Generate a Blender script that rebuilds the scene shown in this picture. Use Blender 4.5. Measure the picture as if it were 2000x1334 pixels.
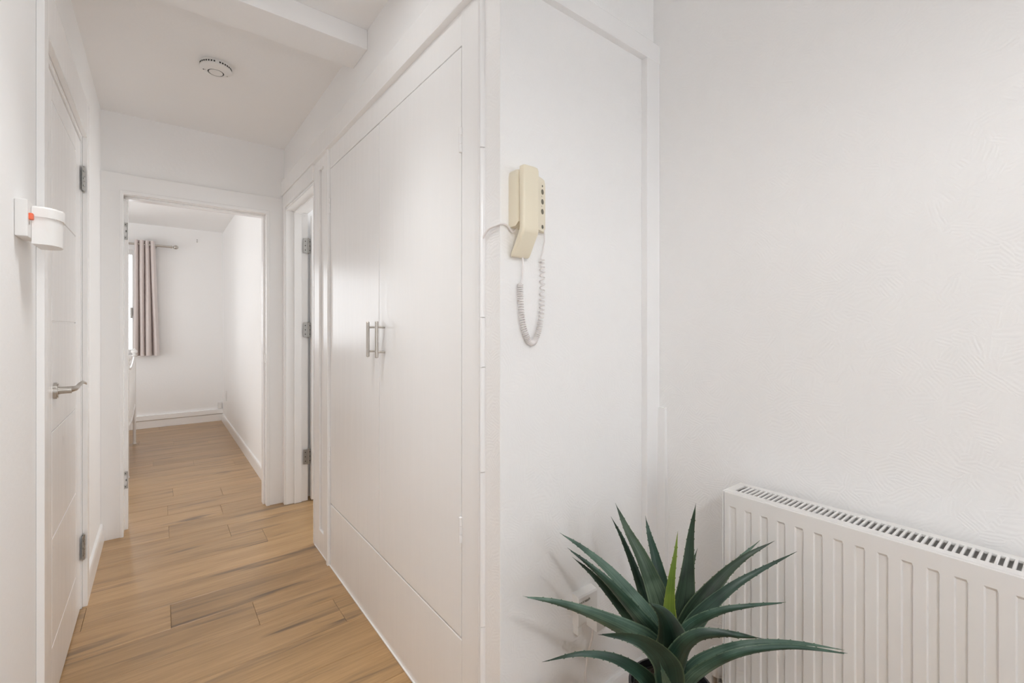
import bpy, bmesh, math, random
from mathutils import Vector, Matrix

random.seed(7)
for o in list(bpy.data.objects):
    bpy.data.objects.remove(o)
S = bpy.context.scene
COL = S.collection

# ------------------------------------------------------------------ camera
cam_d = bpy.data.cameras.new("camera")
cam = bpy.data.objects.new("camera", cam_d)
COL.objects.link(cam)
cam.location = (0, 0, 1.19)
cam.rotation_euler = (math.radians(90), 0, -math.radians(37.956))
cam_d.sensor_width = 36
cam_d.lens = 882 / 2000 * 36
cam_d.shift_y = -27 / 2000
cam_d.clip_start = 0.02
S.camera = cam

# ------------------------------------------------------------------ world, lights, exposure
W = bpy.data.worlds.new("world")
S.world = W
W.use_nodes = True
W.node_tree.nodes["Background"].inputs[0].default_value = (0.93, 0.96, 1.0, 1)
W.node_tree.nodes["Background"].inputs[1].default_value = 2.9
S.view_settings.view_transform = 'Standard'
S.view_settings.look = 'None'
S.view_settings.gamma = 1
S.view_settings.use_curve_mapping = False
S.view_settings.exposure = 0.33
S.cycles.max_bounces = 16
S.cycles.diffuse_bounces = 14
S.cycles.glossy_bounces = 6
S.cycles.transparent_max_bounces = 12
S.cycles.caustics_reflective = False
S.cycles.caustics_refractive = False
S.cycles.sample_clamp_indirect = 6


def area(name, loc, rot, sx, sy, power, col=(1, 1, 1)):
    d = bpy.data.lights.new(name, 'AREA')
    d.shape = 'RECTANGLE'
    d.size, d.size_y = sx, sy
    d.energy = power
    d.color = col
    o = bpy.data.objects.new(name, d)
    COL.objects.link(o)
    o.location = loc
    o.rotation_euler = rot
    return o


R = math.radians
# daylight through the bedroom window (far end); the other three are unseen fill lights, added
area("daylight_bedroom_window", (-1.05, 7.12, 1.50), (R(-90), 0, 0), 1.6, 1.25, 4, (0.97, 0.99, 1.0))
area("bedroom_side_fill", (-2.36, 4.9, 1.15), (0, R(-90), 0), 1.3, 1.7, 20, (0.97, 0.99, 1.0))  # unseen light added to brighten the bedroom; that wall has no window
area("rear_fill", (0.675, -2.74, 1.05), (R(90), 0, 0), 1.1, 1.9, 3, (0.97, 0.99, 1.0))  # unseen light added behind the camera to brighten the hall
area("side_room_fill", (2.20, 2.98, 1.5), (0, R(90), 0), 1.0, 0.7, 13, (0.97, 0.99, 1.0))  # light added out of view in the side room, spills into the hall


# ------------------------------------------------------------------ materials
def newmat(name):
    m = bpy.data.materials.new(name)
    m.use_nodes = True
    nt = m.node_tree
    return m, nt, nt.nodes["Principled BSDF"]


def N(nt, t, **kw):
    n = nt.nodes.new(t)
    for k, v in kw.items():
        if k == 'ins':
            for i, val in v.items():
                n.inputs[i].default_value = val
        else:
            setattr(n, k, v)
    return n


def paint(name, col, rough, bump=0.0, scale=120.0, spec=0.5, var=0.012, stretch=(1, 1, 1), coat=0.0):
    """painted surface: base colour with a faint mottling, fine relief"""
    m, nt, b = newmat(name)
    L = nt.links
    tc = N(nt, "ShaderNodeTexCoord")
    mp = N(nt, "ShaderNodeMapping")
    mp.inputs["Scale"].default_value = stretch
    L.new(tc.outputs["Object"], mp.inputs[0])
    n1 = N(nt, "ShaderNodeTexNoise", ins={"Scale": 3.0, "Detail": 3.0})
    L.new(mp.outputs[0], n1.inputs["Vector"])
    mx = N(nt, "ShaderNodeMix", data_type='RGBA')
    mx.inputs[6].default_value = (*[c * (1 - var) for c in col], 1)
    mx.inputs[7].default_value = (*[min(1, c * (1 + var)) for c in col], 1)
    L.new(n1.outputs[0], mx.inputs[0])
    L.new(mx.outputs[2], b.inputs["Base Color"])
    b.inputs["Roughness"].default_value = rough
    b.inputs["Specular IOR Level"].default_value = spec
    b.inputs["Coat Weight"].default_value = coat
    b.inputs["Coat Roughness"].default_value = 0.08
    if bump:
        n2 = N(nt, "ShaderNodeTexNoise", ins={"Scale": scale, "Detail": 3.0})
        L.new(mp.outputs[0], n2.inputs["Vector"])
        bp = N(nt, "ShaderNodeBump", ins={"Strength": 1.0, "Distance": bump})
        L.new(n2.outputs[0], bp.inputs["Height"])
        L.new(bp.outputs[0], b.inputs["Normal"])
    return m


WHITE = (0.885, 0.883, 0.882)
M = {}
M['wall'] = paint("matt_wall_paint", WHITE, 0.75, 0.0006, 55, 0.3)
M['ceiling'] = paint("matt_ceiling_paint", (0.885, 0.883, 0.882), 0.85, 0.0005, 60, 0.2)
M['gloss'] = paint("gloss_wood_paint", (0.885, 0.883, 0.882), 0.25, 0.0010, 22, 0.25, stretch=(1, 1, 0.12))
M['trim'] = paint("satin_trim_paint", (0.885, 0.883, 0.882), 0.24, 0.0005, 30, 0.5, stretch=(1, 1, 0.3))
M['plastic'] = paint("white_plastic", (0.80, 0.79, 0.775), 0.35, 0, spec=0.5)
M['enamel'] = paint("white_radiator_enamel", (0.81, 0.80, 0.785), 0.28, 0, spec=0.5)
M['cream'] = paint("cream_plastic", (0.80, 0.735, 0.585), 0.36, 0.0001, 400, 0.5, var=0.02)
M['cord'] = paint("white_cord", (0.80, 0.77, 0.76), 0.45, 0)
M['dark'] = paint("dark_hollow", (0.03, 0.028, 0.026), 0.8, 0)
M['grey'] = paint("button_grey", (0.15, 0.135, 0.095), 0.5, 0)
M['fin'] = paint("convector_fin", (0.42, 0.40, 0.385), 0.5, 0)
M['orange'] = paint("orange_rocker", (0.85, 0.16, 0.07), 0.4, 0, var=0.08)
M['mattress'] = paint("white_bedding", (0.80, 0.78, 0.77), 0.9, 0.002, 40, 0.2)
M['pot'] = paint("dark_pot_glaze", (0.022, 0.022, 0.026), 0.45, 0.0006, 60, 0.5, var=0.2)
M['soil'] = paint("dark_soil", (0.03, 0.022, 0.016), 0.95, 0.01, 90, 0.2, var=0.4)


def metal(name, col, rough):
    m, nt, b = newmat(name)
    tc = N(nt, "ShaderNodeTexCoord")
    n = N(nt, "ShaderNodeTexNoise", ins={"Scale": 300.0, "Detail": 2.0})
    nt.links.new(tc.outputs["Object"], n.inputs["Vector"])
    mr = N(nt, "ShaderNodeMapRange", ins={3: rough - 0.05, 4: rough + 0.07})
    nt.links.new(n.outputs[0], mr.inputs[0])
    nt.links.new(mr.outputs[0], b.inputs["Roughness"])
    b.inputs["Base Color"].default_value = (*col, 1)
    b.inputs["Metallic"].default_value = 1
    return m


M['nickel'] = metal("brushed_nickel", (0.56, 0.53, 0.49), 0.3)
M['steel'] = metal("hinge_steel", (0.47, 0.46, 0.44), 0.38)


def wallpaper():
    """white painted embossed wallpaper: short fan-like strokes"""
    m, nt, b = newmat("embossed_wallpaper")
    L = nt.links
    tc = N(nt, "ShaderNodeTexCoord")
    nz = N(nt, "ShaderNodeTexNoise", ins={"Scale": 14.0, "Detail": 2.0})
    L.new(tc.outputs["Object"], nz.inputs["Vector"])
    ad = N(nt, "ShaderNodeVectorMath", operation='MULTIPLY_ADD')
    ad.inputs[1].default_value = (0.02, 0.02, 0.02)
    L.new(nz.outputs["Color"], ad.inputs[0])
    L.new(tc.outputs["Object"], ad.inputs[2])
    vo = N(nt, "ShaderNodeTexVoronoi", ins={"Scale": 30.0})
    L.new(ad.outputs[0], vo.inputs["Vector"])
    sb = N(nt, "ShaderNodeVectorMath", operation='SUBTRACT')
    sb.inputs[1].default_value = (0.5, 0.5, 0.5)
    L.new(vo.outputs["Color"], sb.inputs[0])
    nm = N(nt, "ShaderNodeVectorMath", operation='NORMALIZE')
    L.new(sb.outputs[0], nm.inputs[0])
    dt = N(nt, "ShaderNodeVectorMath", operation='DOT_PRODUCT')
    L.new(nm.outputs[0], dt.inputs[0])
    L.new(ad.outputs[0], dt.inputs[1])
    ml = N(nt, "ShaderNodeMath", operation='MULTIPLY', ins={1: 900.0})
    L.new(dt.outputs["Value"], ml.inputs[0])
    sn = N(nt, "ShaderNodeMath", operation='SINE')
    L.new(ml.outputs[0], sn.inputs[0])
    n2 = N(nt, "ShaderNodeTexNoise", ins={"Scale": 60.0, "Detail": 3.0})
    L.new(tc.outputs["Object"], n2.inputs["Vector"])
    mm = N(nt, "ShaderNodeMath", operation='MULTIPLY')
    L.new(sn.outputs[0], mm.inputs[0])
    L.new(n2.outputs[0], mm.inputs[1])
    n3 = N(nt, "ShaderNodeTexNoise", ins={"Scale": 45.0, "Detail": 4.0})
    L.new(tc.outputs["Object"], n3.inputs["Vector"])
    m2 = N(nt, "ShaderNodeMath", operation='MULTIPLY_ADD', ins={1: 4.0})
    L.new(n3.outputs[0], m2.inputs[0])
    L.new(mm.outputs[0], m2.inputs[2])
    bp = N(nt, "ShaderNodeBump", ins={"Strength": 1.0, "Distance": 0.00021})
    L.new(m2.outputs[0], bp.inputs["Height"])
    L.new(bp.outputs[0], b.inputs["Normal"])
    n4 = N(nt, "ShaderNodeTexNoise", ins={"Scale": 2.0, "Detail": 3.0})
    L.new(tc.outputs["Object"], n4.inputs["Vector"])
    mx = N(nt, "ShaderNodeMix", data_type='RGBA')
    mx.inputs[6].default_value = (0.87, 0.867, 0.864, 1)
    mx.inputs[7].default_value = (0.89, 0.887, 0.884, 1)
    L.new(n4.outputs[0], mx.inputs[0])
    L.new(mx.outputs[2], b.inputs["Base Color"])
    b.inputs["Roughness"].default_value = 0.6
    b.inputs["Specular IOR Level"].default_value = 0.35
    return m


M['paper'] = wallpaper()


def wood():
    """oak laminate, a different cut for every plank"""
    m, nt, b = newmat("oak_laminate")
    L = nt.links
    tc = N(nt, "ShaderNodeTexCoord")
    oi = N(nt, "ShaderNodeObjectInfo")
    sc = N(nt, "ShaderNodeMath", operation='MULTIPLY', ins={1: 61.7})
    L.new(oi.outputs["Random"], sc.inputs[0])
    cb = N(nt, "ShaderNodeCombineXYZ")
    L.new(sc.outputs[0], cb.inputs[0])
    L.new(sc.outputs[0], cb.inputs[1])
    L.new(sc.outputs[0], cb.inputs[2])
    ad = N(nt, "ShaderNodeVectorMath", operation='ADD')
    L.new(tc.outputs["Object"], ad.inputs[0])
    L.new(cb.outputs[0], ad.inputs[1])

    def stretched(sx, sy, scale, detail, rough=0.55, dist=0.0):
        mp = N(nt, "ShaderNodeMapping")
        mp.inputs["Scale"].default_value = (sx, sy, 1)
        L.new(ad.outputs[0], mp.inputs[0])
        n = N(nt, "ShaderNodeTexNoise", ins={"Scale": scale, "Detail": detail, "Roughness": rough, "Distortion": dist})
        L.new(mp.outputs[0], n.inputs["Vector"])
        return n
    broad = stretched(0.55, 5.0, 2.2, 4, 0.55, 0.6)
    grain = stretched(1.6, 42.0, 2.6, 5, 0.65, 0.3)
    fine = stretched(6.0, 260.0, 2.0, 3)
    streak = stretched(0.9, 11.0, 1.7, 3, 0.5, 1.0)
    r1 = N(nt, "ShaderNodeValToRGB")
    e = r1.color_ramp.elements
    e[0].position, e[0].color = 0.28, (0.165, 0.098, 0.042, 1)
    e[1].position, e[1].color = 0.72, (0.350, 0.222, 0.112, 1)
    e.new(0.5).color = (0.262, 0.163, 0.076, 1)
    mixv = N(nt, "ShaderNodeMath", operation='MULTIPLY_ADD', ins={1: 0.55})
    mg = N(nt, "ShaderNodeMath", operation='MULTIPLY', ins={1: 0.45})
    L.new(grain.outputs[0], mg.inputs[0])
    L.new(broad.outputs[0], mixv.inputs[0])
    L.new(mg.outputs[0], mixv.inputs[2])
    L.new(mixv.outputs[0], r1.inputs[0])
    # dark smoky streaks
    r2 = N(nt, "ShaderNodeValToRGB")
    r2.color_ramp.elements[0].position, r2.color_ramp.elements[0].color = 0.58, (0, 0, 0, 1)
    r2.color_ramp.elements[1].position, r2.color_ramp.elements[1].color = 0.74, (1, 1, 1, 1)
    L.new(streak.outputs[0], r2.inputs[0])
    mxs = N(nt, "ShaderNodeMix", data_type='RGBA', blend_type='MIX')
    mxs.inputs[7].default_value = (0.075, 0.05, 0.032, 1)
    ms = N(nt, "ShaderNodeMath", operation='MULTIPLY', ins={1: 0.8})
    L.new(r2.outputs[0], ms.inputs[0])
    L.new(ms.outputs[0], mxs.inputs[0])
    L.new(r1.outputs[0], mxs.inputs[6])
    # fine pores
    mxf = N(nt, "ShaderNodeMix", data_type='RGBA', blend_type='MULTIPLY')
    mxf.inputs[0].default_value = 0.5
    r3 = N(nt, "ShaderNodeValToRGB")
    r3.color_ramp.elements[0].position, r3.color_ramp.elements[0].color = 0.3, (0.72, 0.70, 0.68, 1)
    r3.color_ramp.elements[1].position, r3.color_ramp.elements[1].color = 0.6, (1, 1, 1, 1)
    L.new(fine.outputs[0], r3.inputs[0])
    L.new(mxs.outputs[2], mxf.inputs[6])
    L.new(r3.outputs[0], mxf.inputs[7])
    # plank to plank tone
    hs = N(nt, "ShaderNodeHueSaturation", ins={"Saturation": 1.0})
    mr = N(nt, "ShaderNodeMapRange", ins={3: 1.55, 4: 1.76})
    L.new(oi.outputs["Random"], mr.inputs[0])
    L.new(mr.outputs[0], hs.inputs["Value"])
    L.new(mxf.outputs[2], hs.inputs["Color"])
    L.new(hs.outputs[0], b.inputs["Base Color"])
    b.inputs["Roughness"].default_value = 0.29
    b.inputs["Specular IOR Level"].default_value = 0.62
    bp = N(nt, "ShaderNodeBump", ins={"Strength": 0.5, "Distance": 0.0004})
    L.new(grain.outputs[0], bp.inputs["Height"])
    L.new(bp.outputs[0], b.inputs["Normal"])
    return m


M['wood'] = wood()


def curtain_cloth():
    m, nt, b = newmat("taupe_curtain_cloth")
    tc = N(nt, "ShaderNodeTexCoord")
    n = N(nt, "ShaderNodeTexNoise", ins={"Scale": 400.0, "Detail": 2.0})
    nt.links.new(tc.outputs["Object"], n.inputs["Vector"])
    mx = N(nt, "ShaderNodeMix", data_type='RGBA')
    mx.inputs[6].default_value = (0.66, 0.595, 0.575, 1)
    mx.inputs[7].default_value = (0.74, 0.675, 0.655, 1)
    nt.links.new(n.outputs[0], mx.inputs[0])
    nt.links.new(mx.outputs[2], b.inputs["Base Color"])
    b.inputs["Roughness"].default_value = 0.9
    b.inputs["Sheen Weight"].default_value = 0.2
    return m


M['curtain'] = curtain_cloth()


def glass():
    m, nt, b = newmat("window_glass")
    nt.nodes.remove(b)
    out = nt.nodes["Material Output"]
    tr = N(nt, "ShaderNodeBsdfTransparent")
    gl = N(nt, "ShaderNodeBsdfGlossy", ins={"Roughness": 0.02})
    fr = N(nt, "ShaderNodeFresnel", ins={"IOR": 1.45})
    mx = N(nt, "ShaderNodeMixShader")
    nt.links.new(fr.outputs[0], mx.inputs[0])
    nt.links.new(tr.outputs[0], mx.inputs[1])
    nt.links.new(gl.outputs[0], mx.inputs[2])
    nt.links.new(mx.outputs[0], out.inputs[0])
    return m


M['glass'] = glass()


def leaf_mat(name, dark, mid, light):
    m, nt, b = newmat(name)
    L = nt.links
    tc = N(nt, "ShaderNodeTexCoord")
    oi = N(nt, "ShaderNodeObjectInfo")
    n = N(nt, "ShaderNodeTexNoise", ins={"Scale": 9.0, "Detail": 4.0, "Distortion": 0.4})
    L.new(tc.outputs["Object"], n.inputs["Vector"])
    at = N(nt, "ShaderNodeAttribute", attribute_name="across")
    st = N(nt, "ShaderNodeTexNoise", noise_dimensions='1D', ins={"Scale": 7.0, "Detail": 3.0})
    L.new(at.outputs["Fac"], st.inputs["W"])
    a1 = N(nt, "ShaderNodeMath", operation='MULTIPLY_ADD', ins={1: 0.35})
    L.new(st.outputs[0], a1.inputs[0])
    a0 = N(nt, "ShaderNodeMath", operation='MULTIPLY_ADD', ins={1: 0.55})
    L.new(n.outputs[0], a0.inputs[0])
    a2 = N(nt, "ShaderNodeMath", operation='MULTIPLY', ins={1: 0.22})
    L.new(oi.outputs["Random"], a2.inputs[0])
    L.new(a2.outputs[0], a0.inputs[2])
    L.new(a0.outputs[0], a1.inputs[2])
    r = N(nt, "ShaderNodeValToRGB")
    e = r.color_ramp.elements
    e[0].position, e[0].color = 0.40, (*dark, 1)
    e[1].position, e[1].color = 0.74, (*light, 1)
    e.new(0.56).color = (*mid, 1)
    L.new(a1.outputs[0], r.inputs[0])
    # pale horny rim
    rim = N(nt, "ShaderNodeMath", operation='ABSOLUTE')
    L.new(at.outputs["Fac"], rim.inputs[0])
    rr = N(nt, "ShaderNodeMapRange", ins={1: 0.86, 2: 1.0, 3: 0.0, 4: 0.55})
    L.new(rim.outputs[0], rr.inputs[0])
    mx = N(nt, "ShaderNodeMix", data_type='RGBA')
    mx.inputs[7].default_value = (light[0] * 1.6, light[1] * 1.35, light[2] * 1.1, 1)
    L.new(rr.outputs[0], mx.inputs[0])
    L.new(r.outputs[0], mx.inputs[6])
    L.new(mx.outputs[2], b.inputs["Base Color"])
    b.inputs["Roughness"].default_value = 0.42
    b.inputs["Specular IOR Level"].default_value = 0.42
    return m


M['leaf'] = leaf_mat("agave_leaf", (0.007, 0.022, 0.014), (0.024, 0.060, 0.040), (0.115, 0.185, 0.140))
M['leaf_olive'] = leaf_mat("agave_leaf_olive", (0.009, 0.022, 0.011), (0.034, 0.062, 0.036), (0.130, 0.185, 0.125))
M['leaf_young'] = leaf_mat("agave_young_leaf", (0.08, 0.14, 0.02), (0.15, 0.215, 0.033), (0.30, 0.36, 0.08))
M['spine'] = paint("brown_spine", (0.075, 0.05, 0.045), 0.5, 0)


# ------------------------------------------------------------------ mesh helpers
def box(bm, x0, x1, y0, y1, z0, z1, bev=0.0, seg=2):
    mt = Matrix.Translation(((x0 + x1) / 2, (y0 + y1) / 2, (z0 + z1) / 2)) @ Matrix.Diagonal((abs(x1 - x0), abs(y1 - y0), abs(z1 - z0), 1))
    r = bmesh.ops.create_cube(bm, size=1, matrix=mt)
    if bev > 0:
        es = {e for v in r['verts'] for e in v.link_edges}
        bmesh.ops.bevel(bm, geom=list(es), offset=bev, segments=seg, affect='EDGES', profile=0.5)
    return bm


def cyl(bm, p0, p1, r, n=16, r2=None):
    p0, p1 = Vector(p0), Vector(p1)
    d = p1 - p0
    mt = Matrix.Translation((p0 + p1) / 2) @ d.to_track_quat('Z', 'Y').to_matrix().to_4x4()
    bmesh.ops.create_cone(bm, cap_ends=True, segments=n, radius1=r, radius2=r if r2 is None else r2, depth=d.length, matrix=mt)


def ball(bm, c, r, sc=(1, 1, 1), n=12):
    mt = Matrix.Translation(c) @ Matrix.Diagonal((*sc, 1))
    bmesh.ops.create_uvsphere(bm, u_segments=n, v_segments=max(6, n // 2), radius=r, matrix=mt)


def tube(bm, pts, rad, n=8):
    """swept round bar; rad a number or one per point"""
    pts = [Vector(p) for p in pts]
    rs = rad if isinstance(rad, (list, tuple)) else [rad] * len(pts)
    rings = []
    prev = None
    for i, p in enumerate(pts):
        a = pts[max(0, i - 1)]
        c = pts[min(len(pts) - 1, i + 1)]
        t = (c - a).normalized()
        if prev is None:
            u = t.orthogonal().normalized()
        else:
            u = (prev - t * prev.dot(t)).normalized()
        prev = u
        w = t.cross(u)
        rings.append([bm.verts.new(p + (u * math.cos(2 * math.pi * k / n) + w * math.sin(2 * math.pi * k / n)) * rs[i]) for k in range(n)])
    for i in range(len(rings) - 1):
        for k in range(n):
            bm.faces.new((rings[i][k], rings[i][(k + 1) % n], rings[i + 1][(k + 1) % n], rings[i + 1][k]))
    bm.faces.new(rings[0][::-1])
    bm.faces.new(rings[-1])


def lathe(bm, prof, c, n=40, flip=False):
    """profile (r, z) turned round the z axis through c"""
    rings = []
    for r, z in prof:
        if r < 1e-5:
            rings.append([bm.verts.new((c[0], c[1], c[2] + z))])
        else:
            rings.append([bm.verts.new((c[0] + r * math.cos(2 * math.pi * k / n), c[1] + r * math.sin(2 * math.pi * k / n), c[2] + z)) for k in range(n)])
    for a, b_ in zip(rings, rings[1:]):
        for k in range(n):
            q = [a[k % len(a)], a[(k + 1) % len(a)], b_[(k + 1) % len(b_)], b_[k % len(b_)]]
            u = []
            for v in q:
                if v not in u:
                    u.append(v)
            if len(u) > 2:
                bm.faces.new(u)


def prism(bm, poly, axis, a, b_):
    """poly of 2-D points swept along axis ('x': (y,z), 'y': (x,z), 'z': (x,y)) from a to b"""
    def mk(p, t):
        return {'x': (t, p[0], p[1]), 'y': (p[0], t, p[1]), 'z': (p[0], p[1], t)}[axis]
    v0 = [bm.verts.new(mk(p, a)) for p in poly]
    v1 = [bm.verts.new(mk(p, b_)) for p in poly]
    n = len(poly)
    for i in range(n):
        bm.faces.new((v0[i], v0[(i + 1) % n], v1[(i + 1) % n], v1[i]))
    bm.faces.new(v0[::-1])
    bm.faces.new(v1)


def link_mesh(name, me, mat, parent=None, origin=None):
    o = bpy.data.objects.new(name, me)
    COL.objects.link(o)
    if mat:
        me.materials.clear()
        for m_ in (mat if isinstance(mat, (list, tuple)) else [mat]):
            me.materials.append(m_)
    return o


WPOS = {}


def obj(name, bm, mat, parent=None, origin=None, smooth=True, angle=35, **props):
    """one mesh object; verts are in world space, origin moves the pivot"""
    bmesh.ops.remove_doubles(bm, verts=bm.verts, dist=1e-6)
    bmesh.ops.recalc_face_normals(bm, faces=bm.faces)
    if smooth:
        lim = math.radians(angle)
        for f in bm.faces:
            f.smooth = True
        for e in bm.edges:
            if len(e.link_faces) != 2 or e.calc_face_angle(0) > lim:
                e.smooth = False
    if origin is None:
        vs = [v.co for v in bm.verts]
        origin = Vector([(min(c[i] for c in vs) + max(c[i] for c in vs)) / 2 for i in range(3)])
    origin = Vector(origin)
    bmesh.ops.translate(bm, verts=bm.verts, vec=-origin)
    me = bpy.data.meshes.new(name)
    bm.to_mesh(me)
    bm.free()
    o = link_mesh(name, me, mat)
    WPOS[o.name] = origin
    if parent:
        o.parent = parent
        o.location = origin - WPOS[parent.name]
    else:
        o.location = origin
    if smooth:
        wn = o.modifiers.new("weighted_normals", 'WEIGHTED_NORMAL')
        wn.keep_sharp = True
        wn.weight = 80
    for k, v in props.items():
        o[k] = v
    return o


def B(*boxes, bev=0.0, seg=2):
    bm = bmesh.new()
    for b_ in boxes:
        box(bm, *b_, bev=bev, seg=seg)
    return bm


def thing(name, loc, label=None, category=None, group=None, kind=None):
    o = bpy.data.objects.new(name, None)
    COL.objects.link(o)
    o.empty_display_size = 0.05
    o.location = loc
    WPOS[o.name] = Vector(loc)
    if label:
        o['label'] = label
    if category:
        o['category'] = category
    if group:
        o['group'] = group
    if kind:
        o['kind'] = kind
    return o


def dup(src, parent, offset, name=None):
    """copy of a part with its sub-parts, moved by offset; shares the meshes"""
    c = src.copy()
    COL.objects.link(c)
    c.parent = parent
    c.location = src.location + Vector(offset)
    WPOS[c.name] = WPOS[src.name] + Vector(offset)
    for ch in src.children:
        d = ch.copy()
        COL.objects.link(d)
        d.parent = c
        WPOS[d.name] = WPOS[ch.name] + Vector(offset)
    return c


ST = dict(kind='structure')
CZ = 2.41        # ceiling height
XL, XW, XR = -0.26, 0.672, 1.32   # left wall, cupboard front plane, radiator wall
YP, YE = 0.91, 3.40               # wall with the handset, end wall of the hall
YB = 6.87                         # far wall of the bedroom
XB0, XB1 = -2.4, 0.64             # bedroom side walls
YR = -2.6                         # rear wall behind the photographer

# ------------------------------------------------------------------ floor: laminate planks
floor = obj("floor", B((-3.6, 2.4, -2.8, 7.1, -0.05, -0.0125)), M['dark'], smooth=False, **ST)
PW, PL = 0.194, 1.284
row = -14
while True:
    y0 = 2.238 + row * PW
    if y0 > YB:
        break
    y1 = y0 + PW
    if y1 <= YR:
        row += 1
        continue
    ym = (y0 + y1) / 2
    if y0 < YP:
        xa, xb = XL, XR
    elif 1.6 < y0 < 2.24:
        xa, xb = XL - 0.06, 0.69
    elif y0 < 2.24:
        xa, xb = XL, 0.69
    elif y0 < 3.39:
        xa, xb = (XL - 0.06 if y0 < 2.6 else XL), 2.2
    else:
        xa, xb = XB0, XB1 + 0.02
    # joints climb by about 0.28 m from row to row
    j = 0.036 - 0.281 * row
    if row in (6, 7):
        j += 0.284 * 2 + 0.0
    if row == 4:
        j = 0.322
    if row == 5:
        j = 0.042
    if row == 6:
        j = 0.320
    if row == 7:
        j = 0.041
    k0 = math.floor((xa - j) / PL)
    x = j + k0 * PL
    while x < xb:
        p0, p1 = max(x, xa), min(x + PL, xb)
        if p1 - p0 > 0.03:
            bm = B((p0 + 0.0004, p1 - 0.0004, max(y0, YR) + 0.0004, min(y1, YB) - 0.0004, -0.0124, 0.0), bev=0.0009, seg=1)
            obj("plank", bm, M['wood'], floor, smooth=False)
        x += PL
    row += 1

# ------------------------------------------------------------------ ceiling and beam
obj("ceiling", B((-3.6, 2.4, -2.8, 7.1, CZ, CZ + 0.08)), M['ceiling'], smooth=False, **ST)
obj("ceiling_beam", B((XL, XW, 1.824, 1.998, 2.329, CZ), bev=0.003), M['wall'], **ST)

# ------------------------------------------------------------------ walls
DY0, DY1, DZ = 1.80, 2.637, 1.995   # opening in the left wall
obj("wall_left", B((XL - 0.1, XL, YR, DY0, 0, CZ), (XL - 0.1, XL, DY1, YE, 0, CZ), (XL - 0.1, XL, DY0, DY1, DZ, CZ)), M['wall'], smooth=False, **ST)
EX0, EX1, EZ = -0.172, 0.572, 1.962  # opening in the end wall (lining fills it)
obj("wall_end", B((XL - 0.1, EX0, YE, YE + 0.13, 0, CZ), (EX1, XW + 0.13, YE, YE + 0.13, 0, CZ), (EX0, EX1, YE, YE + 0.13, EZ, CZ)), M['wall'], smooth=False, **ST)
SY0, SY1, SZ = 2.63, 3.335, 1.99     # opening to the side room
obj("wall_cupboard_side", B((XW, XW + 0.13, SY1, YE, 0, CZ), (XW, XW + 0.13, SY0, SY1, SZ, CZ), (XW, XW + 0.13, YP + 0.0915, SY0, 2.10, CZ)), M['wall'], smooth=False, **ST)
obj("wall_handset", B((XW, XR, YP, YP + 0.0912, 0, CZ), bev=0.004), M['paper'], **ST)
obj("wall_right", B((XR, XR + 0.1, YR, YP + 0.2, 0, CZ)), M['paper'], smooth=False, **ST)
WX0, WX1, WZ0, WZ1 = 0.1, 1.25, 0.05, 2.05
obj("wall_rear", B((XL - 0.1, WX0, YR - 0.1, YR, 0, CZ), (WX1, XR + 0.1, YR - 0.1, YR, 0, CZ), (WX0, WX1, YR - 0.1, YR, 0, WZ0), (WX0, WX1, YR - 0.1, YR, WZ1, CZ)), M['wall'], smooth=False, **ST)
BX0, BX1, BZ0, BZ1 = -1.90, -0.20, 0.88, 2.10
obj("wall_bedroom_far", B((XB0, BX0, YB, YB + 0.15, 0, CZ), (BX1, XB1 + 0.1, YB, YB + 0.15, 0, CZ), (BX0, BX1, YB, YB + 0.15, 0, BZ0), (BX0, BX1, YB, YB + 0.15, BZ1, CZ)), M['wall'], smooth=False, **ST)
obj("wall_bedroom_right", B((XB1, XB1 + 0.12, YE + 0.13, YB, 0, CZ)), M['wall'], smooth=False, **ST)
obj("wall_bedroom_left", B((XB0 - 0.1, XB0, YE, YB + 0.15, 0, CZ)), M['wall'], smooth=False, **ST)
obj("wall_bedroom_near", B((XB0, XL - 0.1, YE, YE + 0.13, 0, CZ)), M['wall'], smooth=False, **ST)
obj("wall_side_room", B((2.3, 2.4, 1.0, 3.53, 0, CZ), (0.802, 2.3, YE, YE + 0.13, 0, CZ), (1.38, 2.3, 1.6, 1.7, 0, CZ), (1.28, 1.38, 1.0, 1.7, 0, CZ)), M['wall'], smooth=False, **ST)

# picture-rail boards
bm = bmesh.new()
prism(bm, [(XW, 2.083), (XW - 0.018, 2.086), (XW - 0.020, 2.09), (XW - 0.020, 2.183), (XW - 0.012, 2.192), (XW, 2.194)], 'y', YP + 0.062, YE)
obj("trim_1", bm, M['trim'], **ST)
bm = bmesh.new()
prism(bm, [(YP, 2.072), (YP - 0.021, 2.072), (YP - 0.023, 2.075), (YP - 0.023, 2.130), (YP - 0.016, 2.138), (YP, 2.139)], 'x', XW, XR)
obj("trim_2", bm, M['trim'], **ST)
obj("trim_3", B((1.251, XR, YP - 0.022, YP, 0, 2.072), bev=0.002), M['trim'], **ST)
# architrave round the end door, filling the wall from corner to corner
bm = B((XL, -0.170, YE - 0.018, YE, 0, 1.962), (0.570, XW, YE - 0.018, YE, 0, 1.962), (XL, XW, YE - 0.018, YE, 1.9615, 2.065), bev=0.0015)
obj("trim_4", bm, M['trim'], **ST)
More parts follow.
